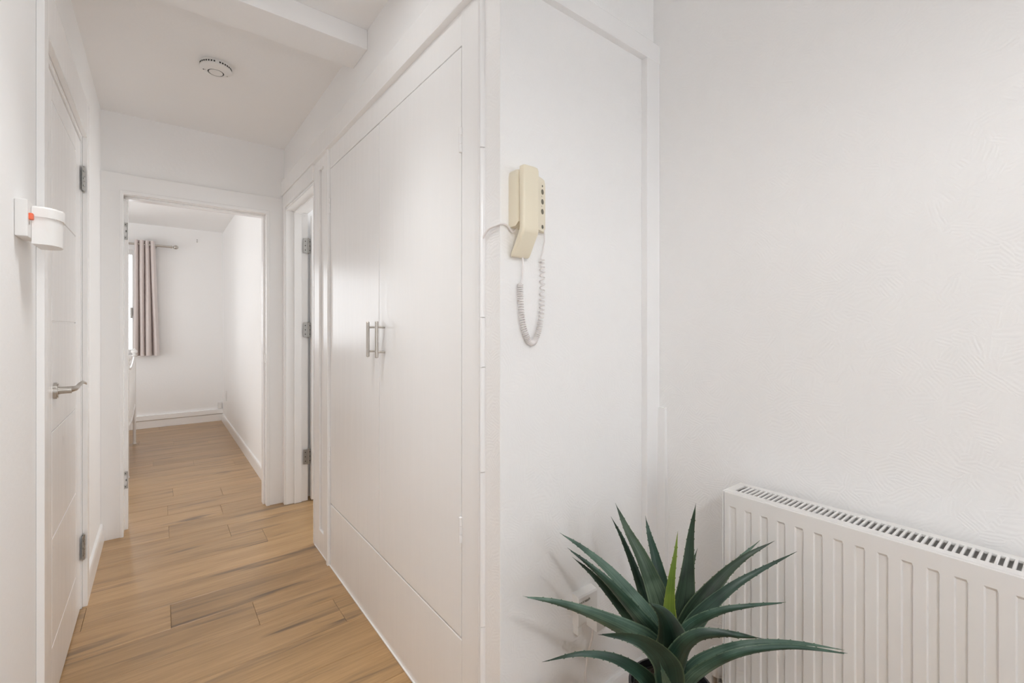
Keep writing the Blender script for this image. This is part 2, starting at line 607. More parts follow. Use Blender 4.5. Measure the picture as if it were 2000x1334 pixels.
# skirting
bm = bmesh.new()
prism(bm, [(XL, 0), (XL + 0.016, 0), (XL + 0.016, 0.082), (XL + 0.010, 0.098), (XL, 0.100)], 'y', 2.706, YE - 0.018)
obj("baseboard_left", bm, M['trim'], **ST)
bm = bmesh.new()
prism(bm, [(YP, 0), (YP - 0.016, 0), (YP - 0.016, 0.092), (YP - 0.010, 0.108), (YP, 0.110)], 'x', XW, 1.251)
obj("baseboard_handset", bm, M['trim'], **ST)
bm = bmesh.new()
prism(bm, [(XR, 0), (XR - 0.016, 0), (XR - 0.016, 0.092), (XR - 0.010, 0.108), (XR, 0.110)], 'y', YR, YP - 0.03)
obj("baseboard_right", bm, M['trim'], **ST)
bm = bmesh.new()
prism(bm, [(XB1, 0), (XB1 - 0.016, 0), (XB1 - 0.016, 0.078), (XB1 - 0.010, 0.090), (XB1, 0.092)], 'y', YE + 0.13, YB - 0.03)
obj("baseboard_bedroom_right", bm, M['trim'], **ST)
# far skirting: board, shadow gap, boxed pipe above it
obj("baseboard_bedroom_far", B((XB0, XB1, YB - 0.016, YB, 0, 0.088), (XB0, XB1, YB - 0.008, YB, 0.088, 0.096), (XB0, XB1, YB - 0.030, YB, 0.096, 0.150), bev=0.002), M['trim'], **ST)

# ------------------------------------------------------------------ windows
def window(name, x0, x1, z0, z1, ya, yb, mull, handle_x=None, inward=-1):
    w = thing(name, ((x0 + x1) / 2, (ya + yb) / 2, z0), kind='structure')
    f = 0.055
    obj("window_frame", B((x0, x0 + f, ya, yb, z0, z1), (x1 - f, x1, ya, yb, z0, z1), (x0 + f, x1 - f, ya, yb, z0, z0 + f), (x0 + f, x1 - f, ya, yb, z1 - f, z1), bev=0.004), M['plastic'], w)
    xs = [x0 + f] + mull + [x1 - f]
    for m_ in mull:
        obj("mullion", B((m_ - 0.03, m_ + 0.03, ya, yb, z0 + f, z1 - f), bev=0.004), M['plastic'], w)
    ym = (ya + yb) / 2
    for a, b_ in zip(xs, xs[1:]):
        a += 0.03 if a in mull else 0
        b_ -= 0.03 if b_ in mull else 0
        obj("pane", B((a, b_, ym - 0.003, ym + 0.003, z0 + f, z1 - f)), M['glass'], w, smooth=False)
    if handle_x:
        bm = bmesh.new()
        yy = ya if inward < 0 else yb
        box(bm, handle_x - 0.012, handle_x + 0.012, yy - 0.012, yy, 1.33, 1.42, bev=0.003)
        cyl(bm, (handle_x, yy - 0.02, 1.41), (handle_x, yy - 0.005, 1.41), 0.011)
        box(bm, handle_x - 0.009, handle_x + 0.009, yy - 0.036, yy - 0.020, 1.30, 1.425, bev=0.004)
        obj("window_handle", bm, M['steel'], w)
    return w


wb = window("window_1", BX0, BX1, BZ0, BZ1, YB + 0.03, YB + 0.09, [-1.32, -0.76], handle_x=-0.262)
obj("window_sill", B((BX0 - 0.03, BX1 + 0.03, YB - 0.03, YB + 0.10, BZ0 - 0.03, BZ0), bev=0.004), M['trim'], wb)
window("added_window_2", WX0, WX1, WZ0, WZ1, YR - 0.08, YR - 0.02, [0.675])  # unseen window added behind the camera to let light into the hall

# ------------------------------------------------------------------ left hall door
d1 = thing("door_1", (XL, (DY0 + DY1) / 2, 0), kind='structure')
XA = XL + 0.017
bm = bmesh.new()
for y0, y1 in ((1.724, 1.781), (2.637, 2.694)):
    box(bm, XL, XA, y0, y1, 0, 2.15, bev=0.003)
box(bm, XL, XA, 1.781, 2.637, 2.0, 2.15, bev=0.003)
obj("architrave", bm, M['trim'], d1)
obj("door_lining", B((XL - 0.1, XL, DY0, 1.862, 0, DZ), (XL - 0.1, XL - 0.043, 2.612, DY1, 0, DZ), (XL - 0.043, XL, 2.6265, DY1, 0, DZ), (XL - 0.1, XL, 1.862, 2.629, 1.978, DZ), bev=0.001), M['trim'], d1)
LX0, LX1 = XL - 0.042, XL - 0.004
GY0, GY1 = 1.985, 2.490
GZ = [0.195, 0.532, 0.866, 1.209, 1.554, 1.898]
bm = B((LX0, LX1 - 0.004, 1.866, 2.625, 0.008, 1.974))
box(bm, LX1 - 0.004, LX1, 1.866, GY0 - 0.002, 0.008, 1.974, bev=0.0012, seg=1)
box(bm, LX1 - 0.004, LX1, GY1 + 0.002, 2.625, 0.008, 1.974, bev=0.0012, seg=1)
box(bm, LX1 - 0.004, LX1, GY0 - 0.002, GY1 + 0.002, 0.008, GZ[0] - 0.002, bev=0.0012, seg=1)
box(bm, LX1 - 0.004, LX1, GY0 - 0.002, GY1 + 0.002, GZ[-1] + 0.002, 1.974, bev=0.0012, seg=1)
leaf1 = obj("door_leaf", bm, M['gloss'], d1)
for z0, z1 in zip(GZ, GZ[1:]):
    obj("panel", B((LX1 - 0.004, LX1, GY0 + 0.002, GY1 - 0.002, z0 + 0.002, z1 - 0.002), bev=0.0012, seg=1), M['gloss'], leaf1)


def butt_hinge(parent, p, axis_len, leaf_dir, other_dir, r=0.0065):
    """knuckle along z at p (centre), two plates along the unit directions"""
    x, y, z = p
    h = axis_len / 2
    bm = bmesh.new()
    for i in range(5):
        a = z - h + i * axis_len / 5
        cyl(bm, (x, y, a + 0.0008), (x, y, a + axis_len / 5 - 0.0008), r, 14)
    ball(bm, (x, y, z + h + 0.002), r * 0.95, (1, 1, 0.6), 12)
    ball(bm, (x, y, z - h - 0.002), r * 0.95, (1, 1, 0.6), 12)
    hg = obj("hinge", bm, M['steel'], parent)
    for d, w in (leaf_dir, other_dir):
        bm = bmesh.new()
        q = Vector((x, y, z)) + Vector(d) * w / 2
        nx = 0.0025 if abs(d[0]) < 0.5 else w
        ny = 0.0025 if abs(d[1]) < 0.5 else w
        box(bm, q.x - nx / 2, q.x + nx / 2, q.y - ny / 2, q.y + ny / 2, z - h, z + h, bev=0.0008, seg=1)
        obj("hinge_plate", bm, M['steel'], hg)
        # screws
        for sz in (-0.6, 0, 0.6):
            bm = bmesh.new()
            c = Vector((x, y, z + sz * h)) + Vector(d) * w * 0.62
            nrm = Vector((d[1], d[0], 0))
            cyl(bm, c - nrm * 0.0022, c + nrm * 0.0022, 0.0035, 10)
            obj("screw", bm, M['dark'], hg)
    return hg


for zc in (1.82, 0.26):
    butt_hinge(d1, (XL + 0.004, 2.631, zc), 0.102, ((0, -1, 0), 0.030), ((0, 1, 0), 0.006))

# lever handle on a round rose
hd = Vector((LX1, 2.02, 0.99))
bm = bmesh.new()
for q, r_, l in (((0, 0, 0), 0.026, 0.008), ((0.008, 0, 0), 0.022, 0.003)):
    cyl(bm, hd + Vector(q), hd + Vector(q) + Vector((l, 0, 0)), r_, 28)
hr = obj("door_handle", bm, M['nickel'], d1)
bm = bmesh.new()
cyl(bm, hd + Vector((0.010, 0, 0)), hd + Vector((0.041, 0, 0)), 0.0115, 20, 0.011)
blade = [((0.030, -0.004, 0.004), 0.0075), ((0.040, 0.006, 0.002), 0.0095), ((0.047, 0.022, 0.002), 0.008), ((0.051, 0.042, 0.006), 0.0062), ((0.055, 0.064, 0.013), 0.0056), ((0.059, 0.086, 0.016), 0.0052), ((0.063, 0.104, 0.013), 0.0042), ((0.066, 0.116, 0.007), 0.0022)]
tube(bm, [hd + Vector(p) for p, _ in blade], [r_ for _, r_ in blade], 14)
bmesh.ops.scale(bm, verts=bm.verts, vec=(1, 0.85, 1), space=Matrix.Translation(-hd))
obj("lever", bm, M['nickel'], hr)

# ------------------------------------------------------------------ end door frame (leaf swung away out of sight)
d2 = thing("door_2", (0.2, YE, 0), kind='structure')
bm = B((EX0, -0.164, YE - 0.002, YE + 0.095, 0, EZ), (EX0, -0.147, YE + 0.095, YE + 0.148, 0, EZ), (0.560, EX1, YE - 0.002, YE + 0.134, 0, EZ), (-0.164, 0.560, YE - 0.002, YE + 0.134, 1.948, EZ), bev=0.002)
box(bm, 0.548, 0.560, YE + 0.03, YE + 0.085, 0, 1.948, bev=0.002)
box(bm, -0.157, 0.548, YE + 0.03, YE + 0.085, 1.936, 1.948, bev=0.002)
obj("door_lining", bm, M['trim'], d2)
obj("frame_bead", B((0.560, 0.580, YE - 0.026, YE - 0.002, 0, 1.952), (-0.178, -0.162, YE - 0.026, YE - 0.002, 0, 1.952), (-0.178, 0.580, YE - 0.026, YE - 0.002, 1.950, 1.970), bev=0.003), M['trim'], d2)
for zc in (1.758, 0.293):
    # empty cranked hinge plates on the rebate: an upright with two arms
    y0, y1 = YE + 0.0915, YE + 0.0945
    bm = B((-0.1525, -0.1475, y0, y1, zc - 0.050, zc + 0.050), (-0.1635, -0.1525, y0, y1, zc + 0.028, zc + 0.050), (-0.1635, -0.1525, y0, y1, zc - 0.050, zc - 0.028), (-0.158, -0.1525, y0, y1, zc - 0.007, zc + 0.007), bev=0.0006, seg=1)
    hg = obj("hinge", bm, M['steel'], d2)
    for dx, sz in ((-0.159, 0.038), (-0.1555, 0.0), (-0.159, -0.038)):
        bm = bmesh.new()
        cyl(bm, (dx, y0 - 0.001, zc + sz), (dx, y0 + 0.001, zc + sz), 0.0028, 10)
        obj("screw", bm, M['dark'], hg)
# latch keep on the right jamb
obj("latch_plate", B((0.556, 0.5605, YE + 0.004, YE + 0.028, 0.955, 1.015), bev=0.001), M['trim'], d2)

# ------------------------------------------------------------------ side-room door, standing open
d3 = thing("door_3", (XW, (SY0 + SY1) / 2, 0), kind='structure')
bm = B((XW - 0.004, XW + 0.134, 3.322, SY1, 0, SZ), (XW - 0.004, XW + 0.134, SY0, 2.643, 0, SZ), (XW - 0.004, XW + 0.134, 2.643, 3.322, 1.976, SZ), bev=0.002)
box(bm, XW + 0.045, XW + 0.092, 3.312, 3.322, 0, 1.976, bev=0.002)
box(bm, XW + 0.045, XW + 0.092, 2.643, 3.312, 1.964, 1.976, bev=0.002)
obj("door_lining", bm, M['trim'], d3)
obj("architrave", B((XW - 0.014, XW, 3.327, YE - 0.02, 0, 2.0), (XW - 0.014, XW, 2.62, YE - 0.02, 1.997, 2.083), bev=0.003), M['trim'], d3)
lf = obj("door_leaf", B((0.822, 1.53, 3.292, 3.330, 0.008, 1.960), bev=0.002), M['gloss'], d3)
for zc in (1.752, 1.175, 0.305):
    butt_hinge(d3, (XW + 0.136, 3.312, zc), 0.100, ((1, 0, 0), 0.012), ((-1, 0, 0), 0.034))

# ------------------------------------------------------------------ built-in cupboard
cu = thing("built_in_cupboard", (XW, 1.67, 0), "white gloss built-in cupboard with two tall flush doors and a deep plinth", "cupboard")
FX0, FX1 = XW, XW + 0.022
CY0, CY1 = 1.094, 2.340      # doors from / to
CM = 1.703                   # meeting line
KZ, TZ = 0.313, 1.984
bm = B((FX0, FX1, 1.002, CY0 - 0.002, 0, 2.084), (FX0, FX1, CY0 - 0.002, CY1 + 0.002, TZ + 0.003, 2.084), bev=0.0012, seg=1)
obj("face_frame", bm, M['gloss'], cu)
obj("plinth_panel", B((FX0, FX1, CY0 - 0.001, CY1 - 0.002, 0, KZ - 0.005), bev=0.004), M['gloss'], cu)
obj("carcass", B((FX1 + 0.002, FX1 + 0.02, 1.004, 2.62, 0.0, 2.084)), M['gloss'], cu, smooth=False)
obj("floor_bead", B((FX0 - 0.005, FX0, 1.002, 2.62, 0.0, 0.006), bev=0.0015), M['trim'], cu)
doors = []
for y0, y1 in ((CM + 0.002, CY1 - 0.001), (CY0 + 0.001, CM - 0.002)):
    doors.append(obj("cupboard_door", B((FX0 + (0.001 if y0 > 1.5 else 0.0), FX1, y0, y1, KZ, TZ), bev=0.002), M['gloss'], cu))
# bar handles
for dr, y in ((doors[0], 1.735), (doors[1], 1.645)):
    bm = bmesh.new()
    xb = XW - 0.032
    cyl(bm, (xb, y, 1.079), (xb, y, 1.211), 0.0065, 18)
    ball(bm, (xb, y, 1.211), 0.0064, (1, 1, 0.5))
    ball(bm, (xb, y, 1.079), 0.0064, (1, 1, 0.5))
    for z in (1.098, 1.192):
        cyl(bm, (xb, y, z), (XW + 0.002, y, z), 0.0042, 14)
    obj("bar_handle", bm, M['nickel'], dr)
# painted hinge knuckles
for dr, y, zs in ((doors[0], CY1 + 0.001, (1.80, 0.56)), (doors[1], CY0 - 0.001, (1.72, 0.62))):
    for z in zs:
        bm = bmesh.new()
        for i in range(3):
            cyl(bm, (XW - 0.003, y, z - 0.036 + i * 0.024), (XW - 0.003, y, z - 0.013 + i * 0.024), 0.005, 12)
        obj("painted_hinge", bm, M['gloss'], dr)
# corner bead and end board with a sunk strip
bm = bmesh.new()
prism(bm, [(FX0 + 0.01, 2.343), (FX0 - 0.008, 2.343), (FX0 - 0.012, 2.347), (FX0 - 0.012, 2.366), (FX0 - 0.008, 2.370), (FX0 + 0.01, 2.370)], 'z', 0, 2.084)
obj("edge_bead", bm, M['gloss'], cu)
bm = B((FX0 + 0.010, FX1, 2.370, 2.628, 0, 2.084))
box(bm, FX0 - 0.002, FX0 + 0.010, 2.370, 2.452, 0, 2.084, bev=0.002)
box(bm, FX0 - 0.002, FX0 + 0.010, 2.532, 2.628, 0, 2.084, bev=0.002)
box(bm, FX0 - 0.002, FX0 + 0.010, 2.452, 2.532, 0, 0.115, bev=0.002)
box(bm, FX0 - 0.002, FX0 + 0.010, 2.452, 2.532, 2.03, 2.084, bev=0.002)
obj("end_board", bm, M['gloss'], cu)

# ------------------------------------------------------------------ cable trunking at the cupboard corner
ct = thing("cable_trunking", (XW, 0.988, 0), "white twin-bead cable trunking running full height beside the cream handset", "trunking")


def half_round(y0, y1, x, d):
    n = 7
    pts = []
    for i in range(n + 1):
        a = math.pi * i / n
        pts.append((x - d * math.sin(a), (y0 + y1) / 2 + (y1 - y0) / 2 * math.cos(a)))
    return pts


bm = bmesh.new()
prism(bm, half_round(0.989, 1.001, XW, 0.010), 'z', 0, 2.083)
obj("trunking_cover", bm, M['trim'], ct)
for z0, z1 in ((0, 0.405), (0.408, 0.81), (0.813, 1.085), (1.088, 1.215), (1.218, 1.66), (1.663, 2.083)):
    bm = bmesh.new()
    prism(bm, half_round(0.976, 0.988, XW, 0.012), 'z', z0, z1)
    obj("trunking_length", bm, M['trim'], ct)

# tapered boxing in the corner by the radiator
bx = thing("corner_pipe_boxing", (XR, 0.875, 0), "slim white pipe boxing standing in the corner behind the agave", "boxing")
bm = bmesh.new()
top = [(XR, 0.888), (XR - 0.010, 0.888), (XR - 0.010, 0.862), (XR, 0.862)]
bot = [(XR, 0.888), (XR - 0.026, 0.888), (XR - 0.026, 0.850), (XR, 0.850)]
vt = [bm.verts.new((x, y, 0.925)) for x, y in top]
vb = [bm.verts.new((x, y, 0.0)) for x, y in bot]
for i in range(4):
    bm.faces.new((vb[i], vb[(i + 1) % 4], vt[(i + 1) % 4], vt[i]))
bm.faces.new(vt)
bm.faces.new(vb[::-1])
obj("boxing_board", bm, M['trim'], bx)

# ------------------------------------------------------------------ entry-phone handset
ph = thing("entry_phone", (0.76, YP, 1.44), "cream wall-mounted entry phone with grey buttons and a hanging white coiled cord", "phone")
bm = bmesh.new()
plan = [(0.699, YP), (0.699, 0.882), (0.702, 0.874), (0.709, 0.869), (0.748, 0.869), (0.755, 0.871), (0.812, 0.897), (0.818, 0.903), (0.820, YP)]
lo = [bm.verts.new((x, y, 1.444 + (0.010 if y < 0.88 and x < 0.72 else 0.0))) for x, y in plan]
mi = [bm.verts.new((x, y, 1.570)) for x, y in plan]
cx = 0.76
hi = [bm.verts.new((cx + (x - cx) * 0.97, YP + (y - YP) * 0.93, 1.582)) for x, y in plan]
tp = [bm.verts.new((cx + (x - cx) * 0.90, YP + (y - YP) * 0.78, 1.587)) for x, y in plan]
n = len(plan)
for a, b_ in ((lo, mi), (mi, hi), (hi, tp)):
    for i in range(n):
        bm.faces.new((a[i], a[(i + 1) % n], b_[(i + 1) % n], b_[i]))
bm.faces.new(tp)
bm.faces.new(lo[::-1])
obj("base_unit", bm, M['cream'], ph, angle=40)
# buttons on the slanted face
t_ = Vector((0.057, 0.026, 0)).normalized()
nrm = Vector((t_.y, -t_.x, 0))
for z, r_ in ((1.563, 0.0026), (1.5475, 0.0068), (1.5215, 0.0068), (1.4955, 0.0068), (1.4555, 0.0052)):
    c = Vector((0.755, 0.871, z)) + t_ * 0.044
    bm = bmesh.new()
    cyl(bm, c - nrm * 0.002, c + nrm * 0.0012, r_, 20)
    obj("button", bm, M['grey'], ph)
for z in (1.535, 1.509):
    c = Vector((0.755, 0.871, z)) + t_ * 0.040
    bm = bmesh.new()
    cyl(bm, c - nrm * 0.001, c + nrm * 0.0004, 0.0012, 8)
    obj("indicator", bm, M['grey'], ph)
# handset: rounded cross-sections stacked from the top down, the mouthpiece bending back to the wall
bm = bmesh.new()
rings = []
for z, yf, yb_, hw, rr in ((1.5925, 0.860, 0.867, 0.012, 0.003), (1.592, 0.856, 0.869, 0.019, 0.004), (1.589, 0.852, 0.870, 0.0245, 0.006), (1.582, 0.8495, 0.870, 0.0262, 0.007), (1.568, 0.849, 0.870, 0.0265, 0.007),
                           (1.50, 0.849, 0.868, 0.0265, 0.007), (1.440, 0.849, 0.868, 0.0265, 0.007), (1.432, 0.8497, 0.870, 0.0265, 0.007), (1.424, 0.8525, 0.874, 0.0266, 0.007), (1.400, 0.8685, 0.887, 0.0275, 0.007), (1.377, 0.884, 0.900, 0.0285, 0.006), (1.371, 0.8885, 0.9015, 0.0280, 0.005), (1.3685, 0.893, 0.901, 0.0265, 0.003)):
    xc = 0.7245
    ring = []
    for sx, sy, a0 in ((1, 1, 0), (-1, 1, 90), (-1, -1, 180), (1, -1, 270)):
        for k in range(5):
            a = math.radians(a0 + 22.5 * k)
            r2 = min(rr, (yb_ - yf) / 2 - 0.0005)
            ring.append(bm.verts.new((xc + sx * (hw - r2) + r2 * math.cos(a), (yf + yb_) / 2 + sy * ((yb_ - yf) / 2 - r2) + r2 * math.sin(a), z)))
    rings.append(ring)
for a, b_ in zip(rings, rings[1:]):
    for i in range(20):
        bm.faces.new((a[i], a[(i + 1) % 20], b_[(i + 1) % 20], b_[i]))
bm.faces.new(rings[0])
bm.faces.new(rings[-1][::-1])
obj("handset", bm, M['cream'], ph, angle=50)
# cords
bm = bmesh.new()
tube(bm, [(0.806, 0.893, 1.450), (0.807, 0.894, 1.42), (0.803, 0.896, 1.392), (0.797, 0.898, 1.375), (0.801, 0.899, 1.371)], 0.0021, 8)
obj("cord_tail", bm, M['cord'], ph)
bm = bmesh.new()
tube(bm, [(0.731, 0.893, 1.372), (0.733, 0.894, 1.34), (0.731, 0.894, 1.315), (0.727, 0.894, 1.302)], 0.0021, 8)
obj("cord_tail", bm, M['cord'], ph)
P = [Vector(p) for p in ((0.801, 0.898, 1.371), (0.803, 0.898, 1.34), (0.803, 0.898, 1.29), (0.801, 0.898, 1.24), (0.794, 0.898, 1.195), (0.781, 0.898, 1.163), (0.768, 0.898, 1.150),
                         (0.755, 0.898, 1.157), (0.741, 0.898, 1.185), (0.732, 0.898, 1.225), (0.728, 0.898, 1.270), (0.727, 0.897, 1.302))]


def crom(P, t):
    n = len(P) - 1
    f = min(max(t, 0), 0.99999) * n
    i = int(f)
    u = f - i
    p0, p1, p2, p3 = P[max(i - 1, 0)], P[i], P[i + 1], P[min(i + 2, n)]
    return 0.5 * ((2 * p1) + (p2 - p0) * u + (2 * p0 - 5 * p1 + 4 * p2 - p3) * u * u + (3 * p1 - p0 - 3 * p2 + p3) * u ** 3)


pts = []
ph_ang = 0.0
turns = 62
steps = turns * 10
for i in range(steps + 1):
    t = i / steps
    c = crom(P, t)
    tg = (crom(P, min(t + 0.004, 1)) - crom(P, max(t - 0.004, 0))).normalized()
    u = Vector((0, 1, 0))
    w = tg.cross(u).normalized()
    dens = 0.55 if t < 0.22 else (0.8 if t < 0.34 else 1.17)
    ph_ang += 2 * math.pi / 10 * dens
    pts.append(c + (u * math.cos(ph_ang) + w * math.sin(ph_ang)) * 0.0066)
bm = bmesh.new()
tube(bm, pts, 0.0017, 6)
obj("coiled_cord", bm, M['cord'], ph, angle=80)
bm = bmesh.new()
tube(bm, [tuple(crom([Vector(q) for q in ((0.722, 0.900, 1.450), (0.712, 0.901, 1.437), (0.704, 0.902, 1.434), (0.693, 0.902, 1.444), (0.683, 0.902, 1.449), (0.672, 0.904, 1.449), (0.6685, 0.918, 1.447), (0.667, 0.945, 1.445), (0.667, 0.966, 1.436), (0.667, 0.978, 1.424))], k / 36)) for k in range(37)], 0.0027, 8)
obj("feed_cable", bm, M['cord'], ph)

# ------------------------------------------------------------------ telephone socket low on the wall
so = thing("telephone_socket", (0.966, YP, 0.335), "small white telephone socket low on the wall behind the agave leaves", "socket")
bm = bmesh.new()
prism(bm, [(YP, 0.345), (YP - 0.021, 0.345), (YP - 0.024, 0.352), (YP - 0.0245, 0.425), (YP - 0.021, 0.430), (YP, 0.434)], 'x', 0.928, 1.006)
obj("socket_body", bm, M['plastic'], so)
cu_t = bpy.data.curves.new("lettering", 'FONT')
cu_t.body = "openreach"
cu_t.size = 0.012
cu_t.extrude = 0.0002
cu_t.align_x = 'CENTER'
to = bpy.data.objects.new("lettering", cu_t)
COL.objects.link(to)
dg = bpy.context.evaluated_depsgraph_get()
me = bpy.data.meshes.new_from_object(to.evaluated_get(dg))
bpy.data.objects.remove(to)
tx = link_mesh("lettering", me, M['grey'])
tx.parent = so
tx.rotation_euler = (R(90), 0, 0)
tx.location = Vector((0.950, YP - 0.0248, 0.409)) - WPOS[so.name]
pl = obj("plug", B((0.962, 1.004, YP - 0.062, YP - 0.022, 0.338, 0.372), bev=0.003), M['plastic'], so)
obj("wall_clip_box", B((0.930, 0.950, YP - 0.020, YP, 0.318, 0.343), bev=0.003), M['plastic'], so)
bm = bmesh.new()
tube(bm, [(0.972, YP - 0.040, 0.340), (0.973, YP - 0.034, 0.30), (0.975, YP - 0.014, 0.24), (0.976, YP - 0.006, 0.18), (0.976, YP - 0.019, 0.10), (0.976, YP - 0.019, 0.012)], 0.003, 8)
obj("socket_cable", bm, M['cord'], so)

# ------------------------------------------------------------------ radiator
XF, XBK = 1.190, 1.295
RY1, RY0, RZ1, RZ0 = 0.606, -0.56, 0.753, 0.155
ra = thing("panel_radiator", ((XF + XBK) / 2, 0.02, RZ0), "white double-panel radiator with fluted front and slotted top grille under the bare wall", "radiator")
# fluted front panel: a grid of cross-sections, flutes fade out at both ends
ys = [RY1 - 0.003]
flutes = []
yc = 0.5805
while yc > RY0 + 0.03:
    flutes.append(yc)
    yc -= 0.0391
for c in flutes:
    ys += [c + 0.0095, c + 0.0072, c - 0.0072, c - 0.0095]
ys.append(RY0 + 0.003)
zt = RZ1 - 0.035
rows = [(RZ1 - 0.002, 0), (zt, 0), (zt - 0.006, 1), (RZ0 + 0.041, 1), (RZ0 + 0.035, 0), (RZ0, 0)]
bm = bmesh.new()
grid = []
for z, on in rows:
    line = []
    for y in ys:
        dep = 0.0
        if on and any(abs(y - c) < 0.0080 for c in flutes):
            dep = 0.0055
        line.append(bm.verts.new((XF + dep, y, z)))
    grid.append(line)
for a, b_ in zip(grid, grid[1:]):
    for i in range(len(ys) - 1):
        bm.faces.new((a[i], a[i + 1], b_[i + 1], b_[i]))
bv = bmesh.ops.extrude_face_region(bm, geom=list(bm.faces))
bmesh.ops.translate(bm, verts=[g for g in bv['geom'] if isinstance(g, bmesh.types.BMVert)], vec=(0.016, 0, 0))
obj("front_panel", bm, M['enamel'], ra, smooth=False)
obj("rear_panel", B((XBK - 0.014, XBK, RY0 + 0.003, RY1 - 0.003, RZ0, RZ1 - 0.004), bev=0.003), M['enamel'], ra)
for y0, y1 in ((RY1 - 0.001, RY1 + 0.0025), (RY0 - 0.0025, RY0 + 0.001)):
    obj("side_cover", B((XF - 0.001, XBK, y0, y1, RZ0 + 0.01, RZ1 + 0.001), bev=0.0012), M['enamel'], ra)
# top grille: rim rails and bars
GX0, GX1 = XF + 0.028, XBK - 0.022
bm = B((XF + 0.006, GX0, RY0, RY1, RZ1 - 0.006, RZ1 + 0.0005), (GX1, XBK - 0.001, RY0, RY1, RZ1 - 0.006, RZ1 + 0.0005), (GX0, GX1, RY1 - 0.018, RY1, RZ1 - 0.006, RZ1 + 0.0005), (GX0, GX1, RY0, RY0 + 0.018, RZ1 - 0.006, RZ1 + 0.0005), bev=0.0012)
gr = obj("top_grille", bm, M['enamel'], ra)
first = None
y = RY1 - 0.030
while y > RY0 + 0.022:
    if first is None:
        first = obj("grille_bar", B((GX0 - 0.001, GX1 + 0.001, y - 0.0024, y + 0.0024, RZ1 - 0.005, RZ1), bev=0.0008, seg=1), M['enamel'], gr)
        yf = y
    else:
        dup(first, gr, (0, y - yf, 0))
    y -= 0.0114
# corrugated convector sheet inside
bm = bmesh.new()
yy = RY1 - 0.02
zz = [bm.verts.new((XF + 0.018, yy, RZ1 - 0.035)), bm.verts.new((XF + 0.018, yy, RZ0 + 0.05))]
k = 0
while yy > RY0 + 0.03:
    for xx, dy in ((XF + 0.048, 0.003), (XF + 0.048, 0.010), (XF + 0.018, 0.003), (XF + 0.018, 0.009)):
        yy -= dy
        nz = [bm.verts.new((xx, yy, RZ1 - 0.035)), bm.verts.new((xx, yy, RZ0 + 0.05))]
        bm.faces.new((zz[0], nz[0], nz[1], zz[1]))
        zz = nz
cv = obj("convector_fins", bm, M['fin'], ra, smooth=False, kind='stuff')
# valve, tail pipe
bm = bmesh.new()
vy = RY1 + 0.045
cyl(bm, ((XF + XBK) / 2, RY1 - 0.01, RZ0 + 0.035), ((XF + XBK) / 2, vy, RZ0 + 0.035), 0.010, 16)
cyl(bm, ((XF + XBK) / 2, vy, RZ0 + 0.0), ((XF + XBK) / 2, vy, RZ0 + 0.055), 0.013, 16)
vl = obj("valve", bm, M['steel'], ra)
bm = bmesh.new()
lathe(bm, [(0, 0), (0.017, 0), (0.021, 0.006), (0.022, 0.05), (0.019, 0.066), (0.012, 0.072), (0, 0.073)], ((XF + XBK) / 2, vy, RZ0 + 0.056), 24)
obj("valve_cap", bm, M['plastic'], vl)
bm = bmesh.new()
cyl(bm, ((XF + XBK) / 2, vy, 0.0), ((XF + XBK) / 2, vy, RZ0 + 0.0), 0.0075, 14)
obj("tail_pipe", bm, M['plastic'], ra)
for yb in (0.45, -0.40):
    obj("wall_bracket", B((XBK - 0.002, XR, yb - 0.015, yb + 0.015, 0.25, 0.65), bev=0.002), M['enamel'], ra)

# ------------------------------------------------------------------ potted agave
PC = (0.925, 0.592)
ag = thing("potted_agave", (PC[0], PC[1], 0), "dark green artificial agave with toothed leaves in a dark ribbed pot", "plant")
bm = bmesh.new()
prof = [(0, 0), (0.070, 0), (0.076, 0.006)]
for i in range(24):
    t = i / 23
    z = 0.012 + t * 0.322
    r_ = 0.078 + 0.012 * t
    prof += [(r_ + 0.002, z), (r_ - 0.001, z + 0.009)]
prof += [(0.095, 0.352), (0.095, 0.366), (0.089, 0.368), (0.086, 0.352), (0.0, 0.350)]
lathe(bm, prof, (PC[0], PC[1], 0), 44)
obj("pot", bm, M['pot'], ag, angle=50)
bm = bmesh.new()
lathe(bm, [(0.0865, 0.350), (0.07, 0.358), (0.04, 0.368), (0, 0.373)], (PC[0], PC[1], 0), 28)
obj("soil", bm, M['soil'], ag)
bm = bmesh.new()
lathe(bm, [(0.030, 0.352), (0.034, 0.42), (0.026, 0.455), (0.010, 0.47), (0, 0.471)], (PC[0], PC[1], 0), 20)
obj("stem", bm, M['leaf'], ag)

